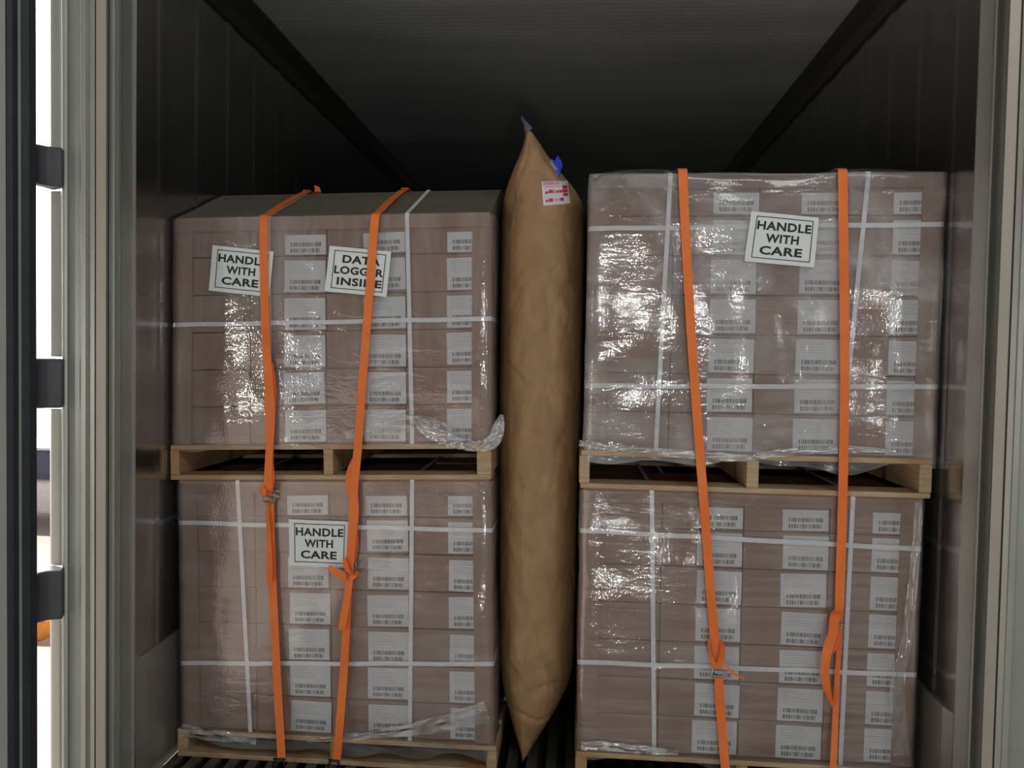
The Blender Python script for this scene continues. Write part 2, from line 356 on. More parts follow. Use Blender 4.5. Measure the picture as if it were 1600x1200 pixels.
fa = [bm.verts.new((x_, 0, z_)) for x_, z_ in pr]; fb = [bm.verts.new((x_, .4, z_)) for x_, z_ in pr]
bm.faces.new(fa); bm.faces.new(fb[::-1])
for k in range(4): bm.faces.new((fa[k], fa[(k+1) % 4], fb[(k+1) % 4], fb[k]))
ob = tag(obj('orange_bin', bm, MORP, bevel=.02), 'low orange bin on pale ground, glimpsed under the lower door hinge', 'bin'); ob.location = (at(66, 995, 6.6).x-.52, 6.6, -1.3)
# ------------------------------------------------------------------ loads
LOADS = {}
class Load:
    def __init__(s, key, name, Y, BL, BR, TL, TR, rows, depth=1.18):
        s.key, s.name, s.Y, s.c, s.rows, s.depth = key, name, Y, (BL, BR, TL, TR), rows, depth; LOADS[key] = s
    def P(s, u, v, dy=0.0):
        BL, BR, TL, TR = s.c
        x = (BL[0]*(1-u)+BR[0]*u)*(1-v)+(TL[0]*(1-u)+TR[0]*u)*v
        z = (BL[1]*(1-u)+BR[1]*u)*(1-v)+(TL[1]*(1-u)+TR[1]*u)*v
        return Vector((x, s.Y+dy, z))
    def uv(s, px, py):                # where on this load's front the photo pixel falls
        q = at(px, py, s.Y); u, v = .5, .5
        for _ in range(12):
            p = s.P(u, v); du = s.P(u+.01, v)-p; dv = s.P(u, v+.01)-p; e = q-p
            det = du.x*dv.z-dv.x*du.z
            u += .01*(e.x*dv.z-dv.x*e.z)/det; v += .01*(du.x*e.z-e.x*du.z)/det
        return u, v
Load('UL', 'upper left', 2.40, (-1.236, .979), (-.249, 1.014), (-1.236, 1.673), (-.258, 1.696), 6)
Load('LL', 'lower left', 2.40, (-1.203, .088), (-.223, .088), (-1.218, .868), (-.245, .897), 7)
Load('UR', 'upper right', 2.34, (.040, 1.005), (1.016, 1.008), (.040, 1.795), (1.018, 1.802), 7)
Load('LR', 'lower right', 2.34, (.036, .116), (.985, .120), (.032, .890), (.990, .892), 7)
SE = [0, .243, .487, .740, 1.0]

def label_mesh(w, h, full=True):
    bm = BM(); rr = random.Random(3); t = .0006
    box(bm, 0, w, -t, 0, 0, h)
    def bar(x0, x1, z0, z1, mi):
        f = bm.faces.new([bm.verts.new(p) for p in ((x0, -t-.0002, z0), (x1, -t-.0002, z0), (x1, -t-.0002, z1), (x0, -t-.0002, z1))]); f.material_index = mi
    for zc, hh, seed in ((.031, .0125, 5), (.0125, .0125, 9)):
        r2 = random.Random(seed); x = w*.13
        while x < w*.86:
            ww = r2.choice((.0014, .0022, .0034, .005)); gap = r2.choice((.0012, .0016, .0028))
            hh2 = hh*r2.choice((1, 1, .8)); bar(x, min(x+ww, w*.88), zc-hh2/2, zc+hh2/2, 1); x += ww+gap
    if full:
        for zc in (.094, .089, .082, .073, .066, .058):
            if zc < h-.003: bar(w*.1, w*(.35+.5*rr.random()), zc-.0009, zc+.0009, 2)
    me_o = obj('shipping_label', bm, [MLBL, MINK, MINKL], link=False); return me_o.data
LM_FULL = label_mesh(.128, .096); LM_TOP = label_mesh(.128, .060, False)
ORD = ['top', 'second', 'third', 'fourth', 'fifth', 'sixth', 'bottom']
COLN = ['left end', 'middle left', 'middle right', 'right end']
def carton_mesh(w, h, d):
    bm = BM(); box(bm, -w/2, w/2, 0, d, -h/2, h/2)
    return bm
for ld in LOADS.values():
    n = ld.rows
    names = ['top', 'second from top', 'third from top', 'fourth from top', 'third from bottom', 'second from bottom', 'bottom'] if n == 7 else \
            ['top', 'second from top', 'third from top', 'third from bottom', 'second from bottom', 'bottom']
    for r in range(n):
        v1, v0 = 1-r/n, 1-(r+1)/n
        for c in range(4):
            u0, u1 = SE[c], SE[c+1]
            a, b = ld.P(u0, (v0+v1)/2), ld.P(u1, (v0+v1)/2)
            w = (b-a).length-.0022; h = (ld.P(.5, v1)-ld.P(.5, v0)).length-.0018; cen = (a+b)/2
            ang = -math.atan2(b.z-a.z, b.x-a.x)
            bm = carton_mesh(w, h, .385)
            o = obj('carton', bm, MC, bevel=.0028)
            o.location = cen+Vector((0, random.uniform(0, .003), 0)); o.rotation_euler = (0, ang, 0)
            kind = 'plain brown carton' if c == 0 else 'barcode labelled brown carton'
            tag(o, '%s, %s row, %s of %s load' % (kind, names[r], COLN[c], ld.name), 'box', 'cartons stacked in the %s load' % ld.name)
            if c:
                top = r == 0
                lo = bpy.data.objects.new('shipping_label', LM_TOP if top else LM_FULL); C.objects.link(lo); lo.parent = o
                lx = w/2-.128+random.uniform(-.004, .001)-(.012 if c == 3 else 0)
                if c == 3: lx = w/2-.134-.012+.016
                lo.location = (lx, -.0007, -h/2+.0045+random.uniform(-.0015, .002)); lo.rotation_euler = (0, random.uniform(-.02, .02), 0)
    # cartons deeper in, on the face towards the air bag
    cu = 1.0 if ld.key in ('UL', 'LL') else 0.0
    for k in (1, 2):
        for r in range(n):
            v1, v0 = 1-r/n, 1-(r+1)/n; a = ld.P(cu, (v0+v1)/2); s = -1 if cu else 1
            h = (ld.P(.5, v1)-ld.P(.5, v0)).length-.0032
            bm = carton_mesh(.236, h, .385); o = obj('carton', bm, MC, bevel=.004); o.location = a+Vector((s*.1195, .392*k, 0))
            tag(o, 'plain brown carton deeper inside the %s load, along its side facing the air bag' % ld.name, 'box', 'cartons behind the front row of the %s load' % ld.name)
    # edge boards
    def lboard(name, pts, label):
        bm = BM()
        extrude = pts; m = len(pts[0]); ra = [bm.verts.new(p) for p in pts[0]]; rb = [bm.verts.new(p) for p in pts[1]]
        for k in range(m): bm.faces.new((ra[k], ra[(k+1) % m], rb[(k+1) % m], rb[k]))
        bm.faces.new(ra); bm.faces.new(rb[::-1]); return tag(obj(name, bm, MPROT), label, 'edge board', 'cardboard edge boards on the loads')
    t = .004; wf = .055
    for side, u, s in (('left', 0, 1), ('right', 1, -1)):
        prof = []
        for v in (0, .998):
            q = ld.P(u, v); x0 = q.x
            prof.append([(x0-s*t, q.y-t, q.z), (x0+s*wf, q.y-t, q.z), (x0+s*wf, q.y-.0005, q.z), (x0-s*.0008, q.y-.0005, q.z), (x0-s*.0008, q.y+wf, q.z), (x0-s*t, q.y+wf, q.z)])
        lboard('edge_board', prof, 'upright brown cardboard edge board on the %s front corner of the %s load' % (side, ld.name))
    prof = []
    for u in (.002, .998):
        q = ld.P(u, 1)
        prof.append([(q.x, q.y-t-.004, q.z+t), (q.x, q.y-t-.004, q.z-.036), (q.x, q.y-.0045, q.z-.036), (q.x, q.y-.0045, q.z+.0008), (q.x, q.y+wf, q.z+.0008), (q.x, q.y+wf, q.z+t)])
    lboard('edge_board', prof, 'horizontal brown cardboard edge board along the top front edge of the %s load' % ld.name)

# pallets
def pallet(name, x0, x1, Y, z0, z1, tilt, label, stw, depth=1.18):
    h = z1-z0; w = x1-x0
    e = empty('pallet', label, 'pallet', (x0, Y, z0), 'wooden pallets under the loads'); e.rotation_euler = (0, -tilt, 0)
    def part(nm, b, ang=0):
        bm = BM(); box(bm, *b); o = obj(nm, bm, MWOOD, e, bevel=.0025); return o
    t = .015
    for k, a in enumerate((0, .5, 1)):
        sw = stw[k]; xs = (w-sw)*a; part('stringer', (xs, xs+sw, .003, depth, t, h-t))
    for k in range(7):
        y = (depth-.095)*k/6; part('deck_board', (random.uniform(0, .004), w-random.uniform(0, .004), y, y+.095, h-t, h))
    for k in range(3):
        y = (depth-.10)*k/2; part('bottom_board', (random.uniform(0, .004), w-random.uniform(0, .004), y, y+.10, 0, t))
    return e
pallet('UL', -1.243, -.240, 2.385, .870, .978, math.atan2(.030, .98), 'wooden pallet carrying the upper left load, resting on the lower left load', (.028, .030, .044))
pallet('LL', -1.218, -.210, 2.385, 0, .086, 0, 'wooden pallet on the floor under the lower left load', (.034, .03, .032))
pallet('UR', .022, 1.012, 2.325, .893, 1.004, 0, 'wooden pallet carrying the upper right load, resting on the lower right load', (.030, .034, .034))
pallet('LR', .028, .990, 2.325, 0, .114, 0, 'wooden pallet on the floor under the lower right load', (.034, .034, .034))

# white strapping bands
def vband(ld, p0, p1, where, over=True):
    (u0, v0), (u1, v1) = ld.uv(*p0), ld.uv(*p1)
    bm = BM(); a = ld.P(u0, 1, -.010); b = ld.P(u1, 0, -.008); off = .0105
    pts = [(*(a+Vector((0, 1.1, off))), .0125, 0), (*(a+Vector((0, .012, off))), .0125, 0), (*(a+Vector((0, .003, .008))), .0125, 0), (*(a+Vector((0, 0, -.004))), .0125, 0)]
    if ld.key == 'UL':
        pts = [(*(a+Vector((0, .346+.012, .150))), .0125, 0), (*(a+Vector((0, .340+.012, .150))), .0125, 0), (*(a+Vector((0, .012, .0115))), .0125, 0)]+pts[2:]
    for k in range(1, 9): q = a.lerp(b, k/8); pts.append((q.x, q.y+.0006*(k % 2), q.z-.012*(k == 8), .0125, 0))
    ribbon(bm, pts, .0009, 1)
    return tag(obj('strapping_band', bm, MBAND), 'upright white plastic band %s' % where, 'strap', 'white plastic bands round the loads')
def hband(ld, p0, p1, where):
    u0, v0 = ld.uv(*p0); u1, v1 = ld.uv(*p1); bm = BM()
    a = ld.P(0, v0+(v1-v0)*(0-u0)/(u1-u0)); b = ld.P(1, v0+(v1-v0)*(1-u0)/(u1-u0)); w = .0135
    rings = []
    path = [a+Vector((-.0055, .5, 0)), a+Vector((-.0055, -.002, 0)), a+Vector((-.003, -.0068, 0))]
    for k in range(1, 12): q = a.lerp(b, k/12); path.append(q+Vector((0, -.0066-.001*(k % 3 == 0), .0012*math.sin(k*1.7))))
    path += [b+Vector((.003, -.0068, 0)), b+Vector((.0055, -.002, 0)), b+Vector((.0055, .5, 0))]
    for k, q in enumerate(path):
        T = (path[min(k+1, len(path)-1)]-path[max(k-1, 0)]).normalized(); nn = T.cross(Vector((0, 0, 1))).normalized()*.0005
        rings.append([bm.verts.new(q+Vector((0, 0, s*w/2))+nn*d) for s, d in ((-1, -1), (1, -1), (1, 1), (-1, 1))])
    for r0, r1 in zip(rings, rings[1:]):
        for k in range(4): bm.faces.new((r0[k], r0[(k+1) % 4], r1[(k+1) % 4], r1[k]))
    bm.faces.new(rings[0]); bm.faces.new(rings[-1][::-1])
    return tag(obj('strapping_band', bm, MBAND), 'level white plastic band %s' % where, 'strap', 'white plastic bands round the loads')
UL, LL, UR, LR = (LOADS[k] for k in ('UL', 'LL', 'UR', 'LR'))
vband(UL, (637, 338), (645, 698), 'down the right half of the upper left load')
vband(UL, (421, 345), (424, 698), 'half hidden behind the left orange strap of the upper left load')
vband(LL, (373, 750), (393, 1140), 'down the left part of the lower left load')
vband(LL, (645, 752), (641, 1150), 'down the right part of the lower left load')
vband(UR, (1047, 276), (1024, 706), 'down the left part of the upper right load')
vband(UR, (1355, 275), (1312, 710), 'down the right part of the upper right load')
vband(LR, (1018, 766), (1022, 1170), 'down the left part of the lower right load')
vband(LR, (1331, 778), (1312, 1180), 'beside the right orange strap on the lower right load')
hband(UL, (275, 508), (764, 498), 'around the middle of the upper left load')
hband(LL, (283, 816), (766, 828), 'around the upper part of the lower left load')
hband(LL, (286, 1035), (768, 1036), 'around the lower part of the lower left load')
hband(UR, (924, 358), (1471, 351), 'around the upper part of the upper right load')
hband(UR, (919, 603), (1462, 604), 'around the lower part of the upper right load')
hband(LR, (908, 828), (1436, 857), 'around the upper part of the lower right load')
hband(LR, (906, 1033), (1430, 1053), 'around the lower part of the lower right load')

# raised, film covered cap on the upper left load
bm = BM(); a, b = UL.P(0, 1, 0), UL.P(1, 1, 0); zt = .0055
secs = []
for q in (a, b):
    secs.append([bm.verts.new(q+Vector((0, dy, dz))) for dy, dz in ((.0, zt-.0005), (.02, zt+.010), (.12, .055), (.24, .108), (.33, .143), (.345, .146), (1.16, .146), (1.16, zt-.0005))])
m = len(secs[0])
for k in range(m): bm.faces.new((secs[0][k], secs[0][(k+1) % m], secs[1][(k+1) % m], secs[1][k]))
bm.faces.new(secs[0]); bm.faces.new(secs[1][::-1])
tag(obj('load_cap', bm, simple('dusty_grey_board', lin(116, 108, 96), .6, 0, .10, 6, (1, 4, 1), .2, .004)), 'sloping grey brown cover on top of the upper left load', 'cover')

# stretch film
def wrap(ld, vtop, bottom, label, amp=.003, sides=('L', 'R'), top=True, wav=0.0):
    bm = BM(); off = .0135
    du = 60; nv = 56; path = []
    dep = ld.depth-.03
    for k in range(10): path.append((0, dep*(1-k/10), -1))
    for k in range(du+1): path.append((k/du, 0, 0))
    for k in range(1, 11): path.append((1, dep*k/10, 1))
    grid = []
    for (u, dy, sd) in path:
        col = []
        vb = bottom(u) if sd == 0 else bottom(u)*.6
        for j in range(nv+1):
            f = j/nv; v = vb+(vtop-vb)*f
            p = ld.P(u, v); nz = noise.noise(Vector((p.x*5+ld.Y*9, p.z*7, ord(ld.key[0])+dy*4)))+.5*noise.noise(Vector((p.x*19, p.z*8, ord(ld.key[1]))))
            o_ = off+amp*nz
            if sd == 0:
                e = min(u, 1-u)*.98; sink = max(0, .018-e)*.35
                sag = -.010*max(0, -v)/.06*0
                p += Vector((0, dy-o_+sink, 0))
                if u == 0: p.x -= .007
                if u == 1: p.x += .007
            else: p += Vector((sd*(.0075+.003*nz), dy, 0))
            if f > .96: p.z += wav*(.5+.5*math.sin(u*17+1)+.4*math.sin(u*7.3)) * (f-.96)/.04
            col.append(bm.verts.new(p))
        grid.append(col)
    for A, B in zip(grid, grid[1:]):
        for j in range(nv): bm.faces.new((A[j], B[j], B[j+1], A[j+1]))
    w = obj('stretch_wrap', bm, MFILM[ld.key], smooth=True); tag(w, label, 'plastic wrap', 'clear film around the four loads')
    return w
N1 = lambda u, k, a: a*noise.noise(Vector((u*k, k, .3)))
wUL = wrap(UL, 1.008, lambda u: -.018+N1(u, 9, .03), 'clear stretch film around the upper left load', .004)
wLL = wrap(LL, .995, lambda u: -.055+N1(u, 7, .05), 'clear stretch film around the lower left load', .004)
wUR = wrap(UR, 1.004, lambda u: -.035+N1(u, 6, .045), 'shiny clear stretch film around the upper right load', .006, wav=.004)
wLR = wrap(LR, .995, lambda u: -.03+N1(u, 8, .04), 'shiny clear stretch film around the lower right load', .005)
# loose top sheet on the upper right load
bm = BM(); grid = []
for i in range(61):
    u = i/60; col = []
    bul = .003+.010*max(0, math.sin((u-.02)*math.pi*3.3+.25))**1 * 1.0 + .006*math.sin(u*9)
    if u < .03 or u > .985: bul = .002
    for j in range(14):
        f = j/13
        if j < 4: p = UR.P(u, 1, -.0155+.004*(j/3)**2); p.z += -.05*(1-j/3)+bul*(j/3)
        else: p = UR.P(u, 1, -.012+1.12*((j-3)/10)**1.6); p.z += bul+.004
        p.y += .003*noise.noise(Vector((u*12, f*5, 2)))*(j < 5)
        if u < .03 and j >= 2: p.z -= .012*(1-u/.03)
        col.append(bm.verts.new(p))
    grid.append(col)
for A, B in zip(grid, grid[1:]):
    for j in range(13): bm.faces.new((A[j], B[j], B[j+1], A[j+1]))
ts = obj('top_sheet', bm, MFILMT, wUR, smooth=True)
def crumple(name, pts, parent, w0, seed, m=MFILMW, n=18, mm=9):
    """crumpled film gathered along a path; pts: centre x y z and half width"""
    bm = BM(); sp = smooth_path(pts, 8); grid = []
    for i, p in enumerate(sp):
        T = Vector(sp[min(i+1, len(sp)-1)][:3]-sp[max(i-1, 0)][:3]).normalized(); A = T.cross(Vector((0, 1, 0))).normalized()
        row = []
        for k in range(mm):
            s = k/(mm-1)*2-1; q = Vector(p[:3])+A*s*p[3]
            q.y += w0*noise.noise(Vector((i*.35, k*1.1, seed)))*2.2-.001; q.z += .3*w0*noise.noise(Vector((i*.5, k, seed+5)))
            row.append(bm.verts.new(q))
        grid.append(row)
    for a_, b_ in zip(grid, grid[1:]):
        for k in range(mm-1): bm.faces.new((a_[k], a_[k+1], b_[k+1], b_[k]))
    return obj(name, bm, m, parent, smooth=True)
def path_at(ld, lst, dy=-.02): return [(*at(x_, y_, ld.Y+dy), h_) for x_, y_, h_ in lst]
crumple('film_tail', path_at(UL, [(648, 652, .012), (675, 676, .022), (710, 690, .02), (745, 697, .016), (770, 690, .02), (779, 668, .018), (784, 648, .006)]), wUL, .010, 3)
crumple('film_tail', path_at(UL, [(540, 680, .010), (600, 668, .022), (650, 660, .026), (700, 672, .016)], -.018), wUL, .003, 8, MFILMS)
crumple('film_gather', path_at(UR, [(905, 692, .008), (925, 695, .010), (960, 700, .010), (1010, 704, .009), (1100, 712, .012), (1180, 716, .010)]), wUR, .007, 6)
crumple('film_gather', path_at(UR, [(1180, 712, .010), (1250, 705, .012), (1330, 702, .010), (1400, 706, .006)]), wUR, .006, 12)
crumple('film_gather', path_at(LR, [(908, 1164, .012), (950, 1166, .014), (1010, 1172, .012), (1060, 1176, .008)]), wLR, .006, 16)
crumple('film_gather', path_at(LR, [(1436, 785, .010), (1432, 850, .012), (1424, 930, .013), (1416, 1000, .014), (1402, 1070, .020), (1404, 1130, .022), (1408, 1180, .022)], -.016), wLR, .003, 22, MFILMS)
crumple('film_gather', path_at(LL, [(480, 1156, .008), (560, 1150, .012), (640, 1140, .020), (700, 1128, .028), (762, 1112, .034)], -.017), wLL, .004, 19, MFILMS)
crumple('film_gather', path_at(LL, [(284, 1140, .020), (330, 1148, .018), (400, 1156, .014)], -.017), wLL, .004, 29, MFILMS)

# ------------------------------------------------------------------ paper signs
def text_bm(bm, s, width, caph, cx, cz, y, mi=1, bold=.034):
    cu = bpy.data.curves.new('t', 'FONT'); cu.body = s; cu.size = 1; cu.offset = bold; cu.fill_mode = 'FRONT'; cu.resolution_u = 3; cu.space_character = 1.08
    o = bpy.data.objects.new('t', cu); C.objects.link(o); dg = bpy.context.evaluated_depsgraph_get(); dg.update()
    me = bpy.data.meshes.new_from_object(o.evaluated_get(dg)); xs = [v.co.x for v in me.vertices]; ys = [v.co.y for v in me.vertices]
    x0, x1, y0, y1 = min(xs), max(xs), min(ys), max(ys); vs = []
    for v in me.vertices:
        vs.append(bm.verts.new((cx+((v.co.x-x0)/(x1-x0)-.5)*width, y, cz+((v.co.y-y0)/(y1-y0)-.5)*caph)))
    for p in me.polygons:
        try: bm.faces.new([vs[i] for i in p.vertices]).material_index = mi
        except ValueError: pass
    bpy.data.objects.remove(o); bpy.data.meshes.remove(me); bpy.data.curves.remove(cu)
def sign(ld, quad, lines, label, dy=-.021):
    TL, TR, BR, BL = (at(*q, ld.Y+dy) for q in quad)
    bm = BM(); t = .0005
    def m(a, b, y=0):                 # a, b in 0..1 across and up
        p = (BL*(1-a)+BR*a)*(1-b)+(TL*(1-a)+TR*a)*b; return Vector((p.x, p.y-y+.0015*math.sin(a*5+b*3), p.z))
    G = [[bm.verts.new(m(i/10, j/8)) for j in range(9)] for i in range(11)]
    for i in range(10):
        for j in range(8): bm.faces.new((G[i][j], G[i+1][j], G[i+1][j+1], G[i][j+1]))
    GB = [[bm.verts.new(m(i/10, j/8)+Vector((0, t, 0))) for j in range(9)] for i in range(11)]
    for i in range(10):
        for j in range(8): bm.faces.new((GB[i][j], GB[i][j+1], GB[i+1][j+1], GB[i+1][j]))
    tb = BM(); wl = .013
    def rect(a0, a1, b0, b1):
        n = 12
        for k in range(n):
            if a1-a0 > b1-b0: q = [(a0+(a1-a0)*k/n, b0), (a0+(a1-a0)*(k+1)/n, b0), (a0+(a1-a0)*(k+1)/n, b1), (a0+(a1-a0)*k/n, b1)]
            else: q = [(a0, b0+(b1-b0)*k/n), (a1, b0+(b1-b0)*k/n), (a1, b0+(b1-b0)*(k+1)/n), (a0, b0+(b1-b0)*(k+1)/n)]
            tb.faces.new([tb.verts.new((x_, 0, z_)) for x_, z_ in q])
    rect(.09, .925, .085, .085+wl*1.3); rect(.09, .925, .905, .905+wl*1.3); rect(.09, .09+wl, .085, .92); rect(.915, .915+wl, .085, .92)
    for (s, w, cx, cz) in lines: text_bm(tb, s, w, .175, cx, cz, 0, 0)
    bmesh.ops.triangulate(tb, faces=tb.faces)
    vm = {v: bm.verts.new(m(v.co.x, v.co.z, .0006)) for v in tb.verts}
    for f in tb.faces: bm.faces.new([vm[v] for v in f.verts]).material_index = 1
    tb.free()
    me = bpy.data.meshes.new('paper_sign'); bm.to_mesh(me); bm.free(); me.materials.append(MSIGN); me.materials.append(MBLACK)
    o = bpy.data.objects.new('paper_sign', me); C.objects.link(o); return tag(o, label, 'sign', 'printed paper notices on the loads')
HW = [('HANDLE', .79, .51, .745), ('WITH', .48, .50, .50), ('CARE', .61, .50, .255)]
sign(UL, [(332, 383), (427, 393), (421, 464), (326, 454)], HW, 'white HANDLE WITH CARE sign on the upper left load, crossed by an orange strap')
sign(UL, [(515, 384), (611, 393), (604, 464), (507, 455)], [('DATA', .61, .54, .745), ('LOGGER', .80, .515, .50), ('INSIDE', .73, .54, .255)], 'white DATA LOGGER INSIDE sign on the upper left load')
sign(LL, [(451, 811), (546, 815), (544, 887), (452, 884)], HW, 'white HANDLE WITH CARE sign on the lower left load')
sign(UR, [(1174, 330), (1280, 340), (1272, 418), (1163, 408)], HW, 'white HANDLE WITH CARE sign on the upper right load')

# ------------------------------------------------------------------ air bag
GX = -.104
OUTL = [(191, 820, 823), (196, 821, 831), (210, 819, 845), (233, 808, 861), (255, 797, 879), (275, 787, 898), (300, 781, 913), (330, 778, 917), (400, 776.5, 918), (600, 775, 915), (800, 774, 910),
        (950, 774, 906), (1050, 774, 900), (1085, 777, 895), (1115, 784, 879), (1150, 796, 857), (1180, 809, 836), (1196, 816, 821)]
PZ = [(at((l_+r_)/2, y_, 2.47).z, at(l_, y_, 2.57).x, at(r_, y_, 2.57).x) for y_, l_, r_ in OUTL][::-1]
ztop, zbot = PZ[-1][0], PZ[0][0]
def prof(z):                          # half thickness and centre x along the height
    zz = [p[0] for p in PZ]; xl = float(np.interp(z, zz, [p[1] for p in PZ])); xr = float(np.interp(z, zz, [p[2] for p in PZ]))
    return (xr-xl)/2, (xl+xr)/2
def profs(z):
    q = [prof(min(ztop, max(zbot, z+d))) for d in (-.02, -.01, 0, .01, .02)]
    if min(ztop-z, z-zbot) < .02: return prof(z)
    return sum(a for a, _ in q)/5, sum(c for _, c in q)/5
def seg_groove(x, z, P_, wdt):        # 1 on the polyline P_, falling off over wdt
    best = 9
    for (x0, z0), (x1, z1) in zip(P_, P_[1:]):
        t = max(0, min(1, ((x-x0)*(x1-x0)+(z-z0)*(z1-z0))/((x1-x0)**2+(z1-z0)**2))); best = min(best, math.hypot(x-x0-t*(x1-x0), z-z0-t*(z1-z0)))
    return math.exp(-(best/wdt)**2)
def P2(*l): return [(at(a_, b_, 2.43).x, at(a_, b_, 2.43).z) for a_, b_ in l]
CRS = [(P2((790, 1113), (815, 1118), (838, 1130), (860, 1129)), .006, .008), (P2((829, 1085), (845, 1075), (862, 1072), (880, 1078)), .005, .006),
       (P2((826, 210), (824, 240), (815, 262)), .006, .006), (P2((818, 255), (838, 262), (860, 280)), .008, .006), (P2((790, 300), (820, 318), (850, 345)), .008, .005),
       (P2((785, 560), (820, 600), (860, 625)), .007, .004), (P2((905, 420), (870, 470), (850, 540)), .008, .004), (P2((900, 640), (870, 700), (862, 760)), .008, .004)]
bm = BM(); NZ, NA = 300, 130; rows = []
for i in range(NZ+1):
    f = i/NZ; z = zbot+(ztop-zbot)*f
    a, cx = profs(z); tt, tb_ = ztop-z, z-zbot
    e = min(tt, tb_); b = .44-.06*math.exp(-(e/.10))
    row = []
    for k in range(NA):
        th = 2*math.pi*k/NA; c_, s_ = math.cos(th), math.sin(th)
        x_ = a*math.copysign(abs(c_)**.75, c_); y_ = -b*math.copysign(abs(s_)**.62, s_)
        nz = noise.fractal(Vector((x_*9+z*3, y_*5, z*4.5)), 1, 2, 3)
        crease = abs(noise.noise(Vector((x_*16+z*9, y_*7, z*6-x_*8))))
        edge = math.exp(-e/.22)
        k_ = (.006+.012*edge)*nz-(.012+.012*edge)*crease*(.6+.4*nz)+.002
        if s_ > 0:
            for P_, wdt, dep in CRS: k_ -= dep*seg_groove(cx+x_, z, P_, wdt)
            k_ -= .004*math.exp(-((cx+x_-at(829, 600, 2.42).x)/.006)**2)
        row.append(bm.verts.new((cx+x_+k_*c_*.3*min(1, a/.14), 2.865+y_-k_*s_, z)))
    rows.append(row)
for A, B in zip(rows, rows[1:]):
    for k in range(NA): bm.faces.new((A[k], A[(k+1) % NA], B[(k+1) % NA], B[k]))
bm.faces.new(rows[0]); bm.faces.new(rows[-1][::-1])
bag = tag(obj('air_bag', bm, MKRAFT, smooth=True), 'tall inflated brown kraft paper air bag wedged between the two stacks', 'air bag')
bpy.context.view_layer.update()
def bag_hit(px, py):
    o_ = Vector((0, 0, HC)); d = Vector(ray(px, py)).normalized(); ok, loc, nr, _ = bag.ray_cast(o_, d)
    if not ok: loc, nr = at(px, py, 2.45), Vector((0, -1, 0))
    if nr.dot(d) > 0: nr = -nr
    return loc, nr
loc, nr = bag_hit(866, 261)
q = nr.to_track_quat('Z', 'Y').to_matrix().to_4x4(); Mv = Matrix.Translation(loc) @ q
bm = BM()
bmesh.ops.create_cone(bm, cap_ends=True, segments=32, radius1=.027, radius2=.023, depth=.010, matrix=Mv @ Matrix.Translation((0, 0, .004)))
val = obj('valve', bm, MGREYP, bag, bevel=.002)
bm = BM(); pf = [(0, .036), (.011, .018), (.0155, .002), (.010, -.016), (.007, -.036), (-.006, -.036), (-.008, -.016), (-.0125, .002), (-.009, .018)]
MC2 = Matrix.Translation(loc) @ Matrix.Translation((.010, -.010, -.002))
f0 = [bm.verts.new(MC2 @ Vector((x_, -.010+.004*abs(z_)/.036, z_))) for x_, z_ in pf]; f1 = [bm.verts.new(MC2 @ Vector((x_*1.05, .006, z_*1.02))) for x_, z_ in pf]
bm.faces.new(f0); bm.faces.new(f1[::-1])
for k in range(len(pf)): bm.faces.new((f0[k], f0[(k+1) % len(pf)], f1[(k+1) % len(pf)], f1[k]))
cap = obj('valve_cap', bm, MBLUE, val, bevel=.003); cap['label'] = 'blue valve cap'
# sticker following the bag
bm = BM(); Q = [(846, 284), (886, 283), (890, 318), (849, 322)]
def stick(a, b, lift):
    px = (Q[0][0]*(1-a)+Q[1][0]*a)*(1-b)+(Q[3][0]*(1-a)+Q[2][0]*a)*b; py = (Q[0][1]*(1-a)+Q[1][1]*a)*(1-b)+(Q[3][1]*(1-a)+Q[2][1]*a)*b
    l_, n_ = bag_hit(px, py); return l_+n_*lift
def patch(a0, a1, b0, b1, lift, mi, n=8):
    G = [[bm.verts.new(stick(a0+(a1-a0)*i/n, b0+(b1-b0)*j/n, lift)) for j in range(n+1)] for i in range(n+1)]
    for i in range(n):
        for j in range(n): bm.faces.new((G[i][j], G[i+1][j], G[i+1][j+1], G[i][j+1])).material_index = mi
patch(0, 1, 0, 1, .002, 0)
patch(.04, .96, .03, .16, .0028, 2, 3); patch(.10, .70, .20, .24, .0028, 2, 2)
for a0, a1, b0, b1 in ((.10, .22, .42, .52), (.24, .42, .36, .50), (.46, .50, .38, .52), (.53, .62, .40, .50), (.64, .74, .38, .50), (.78, .96, .20, .34), (.76, .96, .37, .50), (.78, .95, .53, .66),
                       (.10, .20, .76, .86), (.22, .38, .72, .86), (.46, .49, .74, .86), (.55, .60, .76, .82), (.64, .78, .72, .86)):
    patch(a0, a1, b0, b1, .003, 1, 2)
st = obj('sticker', bm, [MLBL, MRED, MPINK], bag); st['label'] = 'white sticker with red print'
bm = BM(); TY = 2.46
ribbon(bm, [(*at(828, 203, TY), .020, 20), (*at(822, 194, TY), .015, 30), (*at(817, 187, TY), .009, 40), (*at(815, 182, TY), .004, 50)], .003, 4); ft = obj('seam_tip', bm, simple('bluish_tape', lin(84, 84, 112), .4), bag); ft['label'] = 'bluish taped tip'

